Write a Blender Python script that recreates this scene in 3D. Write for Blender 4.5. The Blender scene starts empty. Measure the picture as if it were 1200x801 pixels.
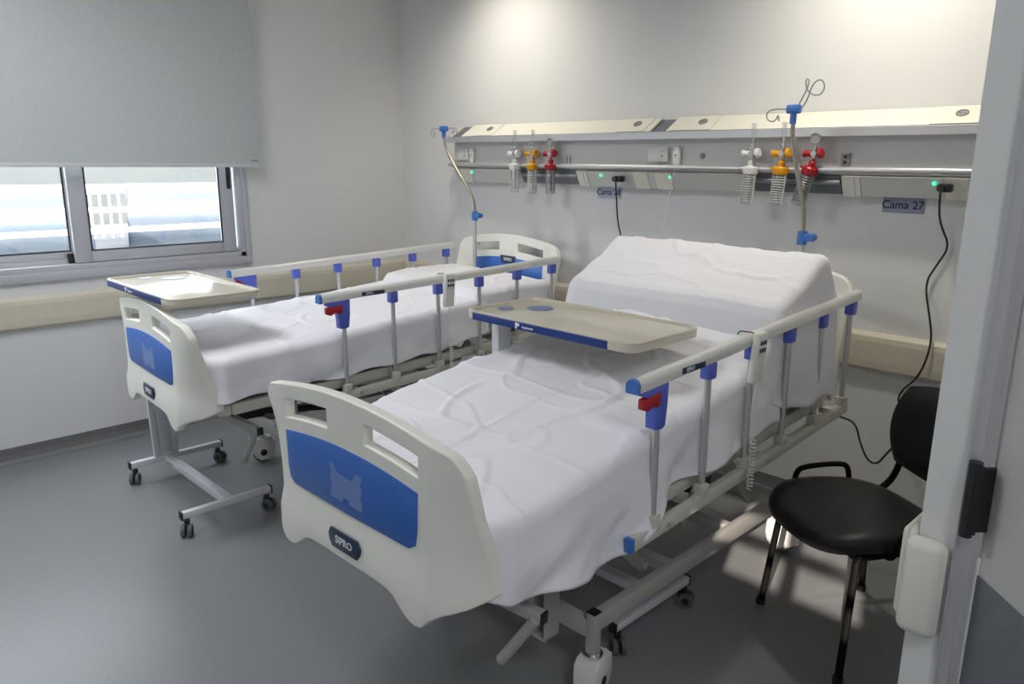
import bpy, bmesh, math, random
from mathutils import Vector, Matrix, noise
random.seed(7)
C = bpy.context.scene.collection
PI = math.pi
sc = bpy.context.scene

# ------------------------------------------------------------------ materials
def mat(name, col, rough=.5, metal=0., bump=0., bscale=60., emit=None, estr=0., spec=.5, alpha=None,
        var=0., vscale=4., trans=0., coat=0., sss=0.):
    m = bpy.data.materials.new(name); m.use_nodes = True
    nt = m.node_tree; b = nt.nodes['Principled BSDF']
    b.inputs['Base Color'].default_value = (*col, 1)
    b.inputs['Roughness'].default_value = rough
    b.inputs['Metallic'].default_value = metal
    b.inputs['Specular IOR Level'].default_value = spec
    if trans: b.inputs['Transmission Weight'].default_value = trans
    if coat: b.inputs['Coat Weight'].default_value = coat
    if emit:
        b.inputs['Emission Color'].default_value = (*emit, 1)
        b.inputs['Emission Strength'].default_value = estr
    tc = nt.nodes.new('ShaderNodeTexCoord')
    if var:
        n = nt.nodes.new('ShaderNodeTexNoise'); n.inputs['Scale'].default_value = vscale
        n.inputs['Detail'].default_value = 6
        nt.links.new(tc.outputs['Object'], n.inputs['Vector'])
        r = nt.nodes.new('ShaderNodeValToRGB')
        r.color_ramp.elements[0].position = .3; r.color_ramp.elements[1].position = .7
        r.color_ramp.elements[0].color = (*[max(0, c*(1-var)) for c in col], 1)
        r.color_ramp.elements[1].color = (*[min(1, c*(1+var)) for c in col], 1)
        nt.links.new(n.outputs['Fac'], r.inputs['Fac'])
        nt.links.new(r.outputs['Color'], b.inputs['Base Color'])
    if bump:
        n = nt.nodes.new('ShaderNodeTexNoise'); n.inputs['Scale'].default_value = bscale
        n.inputs['Detail'].default_value = 4
        nt.links.new(tc.outputs['Object'], n.inputs['Vector'])
        bp_ = nt.nodes.new('ShaderNodeBump'); bp_.inputs['Strength'].default_value = bump
        bp_.inputs['Distance'].default_value = .002
        nt.links.new(n.outputs['Fac'], bp_.inputs['Height'])
        nt.links.new(bp_.outputs['Normal'], b.inputs['Normal'])
    return m

def thin_glass(name, tint=(1, 1, 1), gloss=.08):
    m = bpy.data.materials.new(name); m.use_nodes = True; nt = m.node_tree
    for n in list(nt.nodes): nt.nodes.remove(n)
    o = nt.nodes.new('ShaderNodeOutputMaterial'); t = nt.nodes.new('ShaderNodeBsdfTransparent')
    g = nt.nodes.new('ShaderNodeBsdfGlossy'); g.inputs['Roughness'].default_value = .05
    t.inputs['Color'].default_value = (*tint, 1)
    lw = nt.nodes.new('ShaderNodeLayerWeight'); lw.inputs['Blend'].default_value = .25
    mp = nt.nodes.new('ShaderNodeMath'); mp.operation = 'MULTIPLY_ADD'
    mp.inputs[1].default_value = .5; mp.inputs[2].default_value = gloss
    mx = nt.nodes.new('ShaderNodeMixShader')
    nt.links.new(lw.outputs['Facing'], mp.inputs[0]); nt.links.new(mp.outputs[0], mx.inputs[0])
    nt.links.new(t.outputs[0], mx.inputs[1]); nt.links.new(g.outputs[0], mx.inputs[2])
    nt.links.new(mx.outputs[0], o.inputs[0])
    return m

def fabric_translucent(name, col, tr):
    m = bpy.data.materials.new(name); m.use_nodes = True; nt = m.node_tree
    b = nt.nodes['Principled BSDF']; b.inputs['Roughness'].default_value = .9
    b.inputs['Specular IOR Level'].default_value = .1
    tc = nt.nodes.new('ShaderNodeTexCoord')
    mpg = nt.nodes.new('ShaderNodeMapping'); mpg.inputs['Scale'].default_value = (1, 1, .15)
    n = nt.nodes.new('ShaderNodeTexNoise'); n.inputs['Scale'].default_value = 160
    r = nt.nodes.new('ShaderNodeValToRGB')
    r.color_ramp.elements[0].color = (*[c*.9 for c in col], 1); r.color_ramp.elements[1].color = (*[c*1.08 for c in col], 1)
    nt.links.new(tc.outputs['Object'], mpg.inputs[0]); nt.links.new(mpg.outputs[0], n.inputs['Vector'])
    nt.links.new(n.outputs['Fac'], r.inputs[0]); nt.links.new(r.outputs[0], b.inputs['Base Color'])
    t = nt.nodes.new('ShaderNodeBsdfTranslucent'); t.inputs['Color'].default_value = (*[c*.85 for c in col], 1)
    mx = nt.nodes.new('ShaderNodeMixShader'); mx.inputs[0].default_value = tr
    o = nt.nodes['Material Output']
    nt.links.new(b.outputs[0], mx.inputs[1]); nt.links.new(t.outputs[0], mx.inputs[2]); nt.links.new(mx.outputs[0], o.inputs[0])
    return m

M = dict(
    wall=mat('wall_paint', (.74, .745, .74), .75, bump=.15, bscale=120, spec=.25),
    ceil=mat('ceiling_paint', (.8, .8, .79), .9),
    floor=mat('vinyl_floor', (.225, .235, .245), .34, var=.07, vscale=90, bump=.05, bscale=200, spec=.45),
    skirt=mat('cove_skirting', (.16, .165, .17), .5, var=.08, vscale=60),
    guard=mat('wall_guard_vinyl', (.66, .62, .50), .5, var=.03, vscale=30),
    alu=mat('anodised_aluminium', (.62, .62, .64), .35, metal=.6),
    winframe=mat('grey_window_frame', (.52, .53, .56), .45, metal=.15),
    rubber=mat('black_rubber', (.012, .012, .013), .6),
    glass=thin_glass('window_glass'),
    clear=thin_glass('clear_plastic', (.93, .95, .96), .12),
    blind=fabric_translucent('blind_fabric', (.57, .60, .605), .10),
    blindbar=mat('blind_bottom_bar', (.62, .63, .64), .5),
    shell=mat('cream_moulded_plastic', (.86, .865, .79), .33, spec=.5, var=.015, vscale=8),
    blue=mat('blue_panel', (.03, .15, .55), .35),
    badge=mat('navy_badge', (.01, .03, .075), .3),
    clip=mat('blue_clip_plastic', (.095, .14, .60), .35),
    cap=mat('light_blue_cap', (.05, .18, .55), .35),
    red=mat('red_plastic', (.42, .012, .018), .35),
    white=mat('white_plastic', (.78, .78, .77), .4),
    emblem=mat('pale_blue_emblem', (.17, .27, .58), .5),
    letter=mat('white_lettering', (.8, .82, .85), .5),
    tube=mat('brushed_tube', (.62, .62, .62), .32, metal=.75, bump=.05),
    railtop=mat('pale_rail_tube', (.78, .78, .76), .32, metal=.35),
    frame=mat('painted_frame', (.60, .59, .53), .42),
    frame_grey=mat('grey_painted_frame', (.42, .42, .40), .45),
    chrome=mat('chrome', (.75, .75, .75), .12, metal=1),
    capcream=mat('cream_guard_cap', (.78, .76, .69), .4),
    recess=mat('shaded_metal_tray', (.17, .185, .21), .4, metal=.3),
    signglare=mat('glare_paled_sign', (.42, .48, .60), .5),  # bed sign plate with glare painted in as a paler colour
    steel=mat('dull_steel', (.42, .43, .45), .3, metal=.8),
    bronze=mat('satin_pole', (.36, .33, .28), .32, metal=.85),
    black=mat('black_plastic', (.014, .014, .015), .45),
    wheelgrey=mat('grey_wheel_tread', (.12, .12, .12), .6),
    sheet=mat('white_cotton_sheet', (.84, .84, .885), .85, bump=.25, bscale=500, spec=.15),
    mattress=mat('mattress_cover', (.45, .5, .55), .7),
    tray=mat('beige_tray_laminate', (.62, .585, .48), .18, spec=.5),
    trayspot=mat('slate_blue_recess', (.15, .19, .35), .4),
    trayblue=mat('navy_edge_trim', (.008, .04, .22), .35),
    traywhite=mat('white_powder_coat', (.72, .73, .76), .35),
    chairfab=mat('black_vinyl', (.012, .012, .013), .42, bump=.3, bscale=160, spec=.4),
    chairtube=mat('black_painted_tube', (.006, .006, .006), .6, spec=.08),
    panel=mat('trunking_panel', (.60, .60, .59), .45),
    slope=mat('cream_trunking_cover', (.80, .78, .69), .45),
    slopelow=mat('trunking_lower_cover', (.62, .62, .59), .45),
    diffuser=mat('lamp_diffuser', (.8, .78, .7), .4, emit=(1, .93, .76), estr=1.0),
    led=mat('green_led', (.05, .6, .3), .4, emit=(.05, 1, .45), estr=1.6),
    sign=mat('grey_blue_sign', (.30, .33, .44), .5),
    signtext=mat('navy_text', (.012, .018, .055), .5),
    yellow=mat('yellow_plastic', (.75, .36, .01), .35),
    outlet=mat('outlet_grey', (.30, .30, .29), .5),
    door=mat('door_laminate', (.60, .60, .58), .5),
    kick=mat('grey_kick_plate', (.15, .165, .18), .45, var=.12, vscale=20),
    asphalt=mat('pale_paving', (.088, .094, .10), .9, var=.08, vscale=3),
    outwall=mat('outside_wall', (.12, .125, .12), .9, var=.05, vscale=2),
    outrail=mat('white_outside_rail', (.85, .85, .85), .6),
    car=mat('grey_blue_car_paint', (.045, .06, .075), .3),
    carglass=mat('car_glass', (.03, .04, .05), .1),
    leafy=mat('hedge_green', (.10, .20, .07), .8, var=.4, vscale=10),
)

# ------------------------------------------------------------------ mesh tools
class MB:
    def __init__(self): self.bm = bmesh.new()
    def _xf(self, vs, mt):
        if mt is not None:
            for v in vs: v.co = mt @ v.co
    def box(self, lo, hi, bevel=0., mt=None, seg=2):
        b = bmesh.new(); bmesh.ops.create_cube(b, size=1)
        for v in b.verts:
            v.co = Vector([lo[i] + (v.co[i] + .5) * (hi[i] - lo[i]) for i in range(3)])
        if bevel: bmesh.ops.bevel(b, geom=list(b.edges), offset=bevel, segments=seg, profile=.5, affect='EDGES')
        return self._merge(b, mt)
    def _merge(self, b, mt=None):
        if mt is not None: bmesh.ops.transform(b, matrix=mt, verts=b.verts)
        me = bpy.data.meshes.new('t'); b.to_mesh(me); b.free(); self.bm.from_mesh(me); bpy.data.meshes.remove(me)
        return self
    def tube(self, pts, r, n=12, cap=True, flat=None, rr=None):
        pts = [Vector(p) for p in pts]; rings = []
        up = None
        for i, p in enumerate(pts):
            if i == 0: d = pts[1] - p
            elif i == len(pts) - 1: d = p - pts[i-1]
            else: d = (pts[i+1] - p).normalized() + (p - pts[i-1]).normalized()
            d.normalize()
            if up is None:
                up = Vector((0, 0, 1)) if abs(d.z) < .9 else Vector((0, 1, 0))
            a = d.cross(up); 
            if a.length < 1e-4: a = d.orthogonal()
            a.normalize(); b = a.cross(d).normalized(); up = b
            k = rr[i] if rr else r
            rx, ry = (k, k) if flat is None else flat
            rings.append([self.bm.verts.new(p + a*math.cos(2*PI*j/n)*rx + b*math.sin(2*PI*j/n)*ry) for j in range(n)])
        for i in range(len(rings)-1):
            for j in range(n):
                self.bm.faces.new((rings[i][j], rings[i][(j+1) % n], rings[i+1][(j+1) % n], rings[i+1][j]))
        if cap:
            self.bm.faces.new(rings[0][::-1]); self.bm.faces.new(rings[-1])
        return self
    def bar(self, a, b, w, h, bevel=.003):
        """rectangular bar from a to b; w horizontal width, h height"""
        a = Vector(a); b = Vector(b); d = b - a; L = d.length; d.normalize()
        up = Vector((0, 0, 1)) if abs(d.z) < .95 else Vector((0, 1, 0))
        s = d.cross(up).normalized(); u = s.cross(d).normalized()
        mt = Matrix(((s.x, d.x, u.x, a.x), (s.y, d.y, u.y, a.y), (s.z, d.z, u.z, a.z), (0, 0, 0, 1)))
        return self.box((-w/2, 0, -h/2), (w/2, L, h/2), bevel, mt)
    def cyl(self, a, b, r, n=20, r2=None, bevel=0):
        return self.tube([a, b], r, n, rr=[r, r if r2 is None else r2])
    def lathe(self, prof, n=24, mt=None):
        b = bmesh.new(); rings = []
        for r, z in prof:
            if r < 1e-6: rings.append([b.verts.new((0, 0, z))])
            else: rings.append([b.verts.new((r*math.cos(2*PI*j/n), r*math.sin(2*PI*j/n), z)) for j in range(n)])
        for i in range(len(rings)-1):
            A, B = rings[i], rings[i+1]
            for j in range(n):
                q = [A[j % len(A)], A[(j+1) % len(A)], B[(j+1) % len(B)], B[j % len(B)]]
                q2 = []
                for x in q:
                    if x not in q2: q2.append(x)
                if len(q2) > 2: b.faces.new(q2)
        if len(rings[0]) > 1: b.faces.new(rings[0][::-1])
        if len(rings[-1]) > 1: b.faces.new(rings[-1])
        return self._merge(b, mt)
    def prism(self, poly, d0, d1, axis='Y', bevel=0., mt=None):
        """poly in 2-D, extruded along axis: X: (y,z)  Y: (x,z)  Z: (x,y)"""
        b = bmesh.new()
        def P(p, d): return {'X': (d, p[0], p[1]), 'Y': (p[0], d, p[1]), 'Z': (p[0], p[1], d)}[axis]
        A = [b.verts.new(P(p, d0)) for p in poly]; B = [b.verts.new(P(p, d1)) for p in poly]
        b.faces.new(A[::-1]); b.faces.new(B)
        for i in range(len(poly)):
            j = (i+1) % len(poly); b.faces.new((A[i], A[j], B[j], B[i]))
        bmesh.ops.recalc_face_normals(b, faces=b.faces)
        if bevel:
            es = [e for e in b.edges if len(e.link_faces) == 2 and e.calc_face_angle() > .6]
            bmesh.ops.bevel(b, geom=es, offset=bevel, segments=2, profile=.5, affect='EDGES')
        return self._merge(b, mt)
    def sphere(self, c, r, n=12, sc_=(1, 1, 1)):
        b = bmesh.new(); bmesh.ops.create_uvsphere(b, u_segments=n*2, v_segments=n, radius=r)
        return self._merge(b, Matrix.Translation(c) @ Matrix.Diagonal((*sc_, 1)))
    def build(self, name, m, parent=None, smooth=True, mods=None, kind=None, label=None):
        bmesh.ops.recalc_face_normals(self.bm, faces=self.bm.faces)
        me = bpy.data.meshes.new(name); self.bm.to_mesh(me); self.bm.free()
        if smooth:
            for p in me.polygons: p.use_smooth = True
            try: me.set_sharp_from_angle(angle=math.radians(38))
            except Exception: pass
        me.materials.append(M[m] if isinstance(m, str) else m)
        o = bpy.data.objects.new(name, me); C.objects.link(o)
        if parent: o.parent = parent
        if kind: o['kind'] = kind
        if label: o['label'] = label
        return o

def thing(name, label, cat, loc=(0, 0, 0), rz=0., group=None):
    o = bpy.data.objects.new(name, None); C.objects.link(o); o.empty_display_size = .1
    o.location = loc; o.rotation_euler = (0, 0, rz); o['label'] = label; o['category'] = cat
    if group: o['group'] = group
    return o
def tag(o, label, cat, group=None):
    o['label'] = label; o['category'] = cat
    if group: o['group'] = group
    return o
def text(s, size, name, m, parent, loc, rot, ext=.0006, spacing=1.0):
    cu = bpy.data.curves.new('txt', 'FONT'); cu.body = s; cu.size = size; cu.extrude = ext
    cu.align_x = 'CENTER'; cu.align_y = 'CENTER'; cu.offset = size*.012; cu.space_character = spacing
    to = bpy.data.objects.new('txt', cu); C.objects.link(to)
    bpy.context.view_layer.update()
    dg = bpy.context.evaluated_depsgraph_get()
    me = bpy.data.meshes.new_from_object(to.evaluated_get(dg)); me.name = name
    bpy.data.objects.remove(to); bpy.data.curves.remove(cu)
    me.materials.clear(); me.materials.append(M[m])
    o = bpy.data.objects.new(name, me); C.objects.link(o)
    if parent: o.parent = parent
    o.location = loc; o.rotation_euler = rot
    return o
def rrect(cx, cy, w, h, r, n=5):
    out = []
    for sx, sy, a0 in ((1, 1, 0), (-1, 1, 90), (-1, -1, 180), (1, -1, 270)):
        for k in range(n+1):
            a = math.radians(a0 + 90*k/n)
            out.append((cx + sx*(w/2 - r) + r*math.cos(a), cy + sy*(h/2 - r) + r*math.sin(a)))
    return out
def smooth_poly(pts, it=2, closed=False):
    pts = [Vector(p) for p in pts]
    for _ in range(it):
        q = []
        n = len(pts)
        rng = range(n) if closed else range(n-1)
        if not closed: q.append(pts[0])
        for i in rng:
            a, b = pts[i], pts[(i+1) % n]
            q += [a*.75 + b*.25, a*.25 + b*.75]
        if not closed: q.append(pts[-1])
        pts = q
    return pts
def interp(tab, x):
    if x <= tab[0][0]: return tab[0][1]
    for (a, fa), (b, fb) in zip(tab, tab[1:]):
        if x <= b:
            t = (x-a)/(b-a); return fa + (fb-fa)*t
    return tab[-1][1]

# ------------------------------------------------------------------ room
XL, YB, XR, ZC = -4.60, 3.42, -0.40, 2.85
JY = 1.50                       # jamb of the wide doorway
def struct(name, mb, m): return mb.build(name, m, kind='structure', smooth=False)
struct('floor', MB().box((-4.75, -1.2, -.1), (XR, 3.6, 0)).box((XR, -2.6, -.1), (2.3, 3.6, 0)), 'floor')
struct('ceiling', MB().box((-4.75, -1.2, ZC), (XR, 3.6, ZC+.1)).box((XR, -2.6, ZC), (2.3, 3.6, ZC+.1)), 'ceil')
struct('wall_back', MB().box((XL-.15, YB, 0), (2.3, YB+.15, ZC)), 'wall')
WY0, WY1, WZ0, WZ1 = -.30, 2.175, 1.0, 2.35      # window opening
struct('wall_left', MB().box((XL-.15, -1.2, 0), (XL, WY0, ZC)).box((XL-.15, WY1, 0), (XL, YB, ZC))
       .box((XL-.15, WY0, 0), (XL, WY1, WZ0)).box((XL-.15, WY0, WZ1), (XL, WY1, ZC)), 'wall')
struct('wall_front', MB().box((XL, -1.2, 0), (XR, -1.05, ZC)), 'wall')
F0, F1, G0, G1 = .20, 1.05, 2.17, 2.50      # unseen strip window added in the corridor wall to cast the sun patches
w2 = bpy.data.objects.new('added_sun_window', None); C.objects.link(w2); w2['kind'] = 'structure'
m = MB()
for x in (.46, .75): m.box((x-.02, -2.58, G0), (x+.02, -2.52, G1))
m.box((F0, -2.58, G0), (F1, -2.52, G0+.02)).box((F0, -2.58, 2.315), (F1, -2.52, 2.345))
m.build('window_frame', 'winframe', w2, smooth=False)
MB().box((F0, -2.552, G0+.01), (F1, -2.548, G1)).build('pane', 'glass', w2, smooth=False)
struct('wall_right', MB().box((XR, JY, 0), (XR+.065, YB, ZC)).box((XR, -1.05, 0), (XR+.09, -.35, ZC))
       .box((XR, -.35, 2.3), (XR+.09, JY, ZC)), 'wall')
struct('wall_corridor', MB().box((2.2, -2.6, 0), (2.3, YB, ZC)).box((XR, -2.6, 0), (F0, -2.5, ZC)).box((F1, -2.6, 0), (2.2, -2.5, ZC)).box((F0, -2.6, 0), (F1, -2.5, G0)).box((F0, -2.6, G1), (F1, -2.5, ZC))
       .box((XR+.065, 2.2, 0), (2.2, 2.3, ZC)).box((XR, -2.6, 0), (XR+.09, -1.05, ZC)), 'wall')
# coved skirting
def cove(d):  # profile (distance from wall, z)
    return [(0, 0), (.045, 0), (.03, .006), (.014, .02), (.006, .05), (.004, .085), (0, .085)]
struct('baseboard_left', MB().prism([(XL + a, z) for a, z in cove(0)], -1.05, YB, 'Y'), 'skirt')
struct('baseboard_back', MB().prism([(YB - a, z) for a, z in cove(0)], XL+.045, XR, 'X'), 'skirt')
# vinyl wall guards
def guardprof(s=1):
    return [(0, .715), (.018, .715), (.03, .730), (.032, .76), (.032, .845), (.028, .868), (.012, .884), (0, .884)]
struct('trim_1', MB().prism([(XL + a, z) for a, z in guardprof()], -1.05, YB-.002, 'Y'), 'guard')
struct('trim_2', MB().prism([(YB - a, z) for a, z in guardprof()], XL+.034, XR-.002, 'X'), 'guard')
# rounded end cap of the guard wrapping the jamb
t3 = struct('trim_3', MB().box((XR-.014, JY-.040, .715), (XR+.058, JY, .915), .02, seg=4)
            .box((XR-.026, JY-.02, .735), (XR-.001, JY+.6, .925), .015, seg=4), 'capcream')
for p in t3.data.polygons: p.use_smooth = True

# ------------------------------------------------------------------ window
def window():
    w = bpy.data.objects.new('window_1', None); C.objects.link(w); w['kind'] = 'structure'
    w.location = (XL, 0, 0)
    x0, x1 = -.13, .012
    f = MB()
    f.box((x0, WY0, WZ0), (x1, WY1, WZ0+.035), .003).box((x0, WY0, WZ1-.035), (x1, WY1, WZ1), .003)
    f.box((x0, WY0, WZ0), (x1, WY0+.035, WZ1), .003).box((x0, WY1-.035, WZ0), (x1, WY1, WZ1), .003)
    f.box((-.006, WY0-.03, WZ0-.045), (.018, WY1+.03, WZ0+.004), .004)
    f.box((-.006, WY1-.002, WZ0-.045), (.016, WY1+.03, WZ1+.03), .004)
    f.box((-.05, WY0+.03, WZ0+.03), (-.042, WY1-.03, WZ0+.06))
    f.build('window_frame', 'winframe', w)
    def sash(ya, yb, xa, xb, st):
        s = MB(); za, zb = WZ0+.038, WZ1-.038
        s.box((xa, ya, za), (xb, ya+st, zb), .004).box((xa, yb-st, za), (xb, yb, zb), .004)
        s.box((xa, ya+st, za), (xb, yb-st, za+.062), .004).box((xa, ya+st, zb-.06), (xb, yb-st, zb), .004)
        so = s.build('sash', 'winframe', w)
        xm = (xa+xb)/2
        g = MB()
        q = (ya+st, yb-st, za+.062, zb-.06)
        g.box((xb-.004, q[0]-.001, q[2]), (xb+.0015, q[0]+.007, q[3])).box((xb-.004, q[1]-.007, q[2]), (xb+.0015, q[1]+.001, q[3]))
        g.box((xb-.004, q[0], q[2]-.001), (xb+.0015, q[1], q[2]+.006))
        g.build('gasket', 'rubber', so, smooth=False)
        MB().box((xm-.003, q[0], q[2]), (xm+.003, q[1], q[3])).build('pane', 'glass', so, smooth=False)
        return so
    sash(WY0+.036, 1.255, -.085, -.055, .05)
    s2 = sash(1.21, WY1-.05, -.04, -.008, .085)
    MB().box((-.012, WY1-.088, 1.42), (.004, WY1-.066, 1.75), .003).build('latch', 'black', s2)
    MB().box((-.05, 1.18, WZ0+.038), (-.03, 1.209, WZ0+.09), .002).build('sash_stop', 'rubber', w)
    return w
window()

# ------------------------------------------------------------------ roller blind
bl = thing('roller_blind', 'large grey roller blind pulled halfway down over the window', 'blind', (XL+.09, 0, 1.55))
BY0, BY1 = -.55, 2.262
bm_ = MB()
bm_.box((-.0006, BY0, .012), (.0012, BY1, .98))
bm_.build('fabric', 'blind', bl, smooth=False)
MB().box((-.006, BY0, 0), (.006, BY1, .022), .004).build('bottom_bar', 'blindbar', bl)
MB().tube([(-.02, BY0, .99), (-.02, BY1, .99)], .022, 20).build('roller_tube', 'blindbar', bl)
MB().box((-.088, BY1-.0, .955), (.01, BY1+.015, 1.03), .004).build('bracket', 'white', bl); MB().box((-.088, BY0-.015, .955), (.01, BY0, 1.03), .004).build('bracket', 'white', bl)
ch = MB()
for k in range(150):
    t = k/150; 
    if t < .46: y, z = BY1+.02+.012, .97 - (t/.46)*1.47
    elif t < .54:
        a = (t-.46)/.08*PI; y, z = BY1+.052 - .02*math.cos(a), -.50 - .02*math.sin(a)
    else: y, z = BY1+.072, -.5 + ((t-.54)/.46)*1.47
    ch.sphere((-.05, y, z), .0024, 3)
ch.build('bead_chain', 'white', bl, smooth=False)
MB().box((.0012, BY1-.055, .034), (.002, BY1-.008, .044)).build('maker_tag', 'outlet', bl, smooth=False)

# ------------------------------------------------------------------ outside
og = MB().box((-40, -22, -.35), (XR-.01, 24, -.3)).build('ground', 'asphalt', kind='structure', smooth=False)
def car(loc, rz, label):
    t = thing('car', label, 'car', loc, rz, None)
    body = [(-2.1, .28), (-2.15, .6), (-2.05, .82), (-1.2, .95), (-.65, 1.38), (.7, 1.42), (1.35, .98), (2.0, .9), (2.12, .6), (2.08, .28)]
    MB().prism([(p.x, p.y) for p in smooth_poly([(a, b, 0) for a, b in body], 2)], -.86, .86, 'Y', .05).build('body', 'car', t)
    MB().prism([(-1.1, .96), (-.62, 1.33), (.66, 1.36), (1.22, .99)], -.872, .872, 'Y', .0).build('side_glass', 'carglass', t, smooth=False)
    MB().prism([(-1.22, .97), (-.70, 1.39), (-.66, 1.36), (-1.1, .95)], -.72, .72, 'Y').build('windscreen', 'carglass', t, smooth=False)
    for sx in (-1.3, 1.3):
        for sy in (-.8, .8):
            MB().cyl((sx, sy-.09, .31), (sx, sy+.09, .31), .31, 24).build('wheel', 'black', t)
car((-16.4, 6.3, -.3), -.35, 'blue-grey car parked outside, seen through the right window pane')
car((-15.8, 3.45, -.3), -.2, 'blue-grey car parked outside, seen through the left window pane')
rl = thing('balcony_railing', 'white horizontal railing outside the window', 'railing', (-6.3, 1.2, -.3))
for z in (.60, .95, 1.285, 1.44, 1.61):
    MB().box((-.03, -5, z+.055), (.03, 5, z+.095), .008).build('rail', 'outrail', rl)
for y in (-4.6, -2.2, -.2, 1.95, 4.9):
    MB().box((-.03, y, 0), (.03, y+.06, 1.66), .008).build('post', 'outrail', rl)
pf = thing('picket_fence', 'pale picket fence far outside behind the parked cars', 'fence', (-19, 2, -.3))
fb = MB()
for k in range(90): fb.box((-.02, -9+k*.2, .1), (.02, -8.96+k*.2, 1.25))
fb.build('pickets', 'outrail', pf, smooth=False)
MB().box((-.05, -9, .3), (-.02, 9, .4)).box((-.05, -9, 1.1), (-.02, 9, 1.2)).build('crossbar', 'outrail', pf, smooth=False)
ob = MB().box((-27, -14, -.3), (-24, 18, 5.2)).build('building', 'outwall', smooth=False)
tag(ob, 'pale building facing the window from across the yard', 'building')

# ------------------------------------------------------------------ doorway and open door leaf
fr = MB()
fr.box((XR+.063, JY-.012, 0), (XR+.088, JY+.10, 2.3), .002)
fr.box((XR+.0645, JY-.014, 0), (XR+.068, JY-.01, 2.3))
struct('trim_4', fr, 'alu')
dl = bpy.data.objects.new('door_1', None); C.objects.link(dl); dl['kind'] = 'structure'
dl.location = (XR+.100, JY+.005, 0); dl.rotation_euler = (0, 0, math.radians(-45.5))
MB().box((.004, 0, .012), (.95, .042, 2.25), .002).build('leaf', 'door', dl)
MB().box((.010, -.0025, .02), (.945, -.0002, .868), .0008).build('kick_plate', 'kick', dl)
MB().box((.003, -.004, .012), (.010, .004, .90), .001).build('edge_strip', 'white', dl)
hz = MB().cyl((.007, -.034, .945), (.007, -.034, 1.088), .0115, 16)
hz.box((-.003, -.043, .950), (.019, -.022, 1.083), .003).box((.006, -.028, .955), (.014, .002, 1.078))
hz.build('hinge', 'black', dl)

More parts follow.
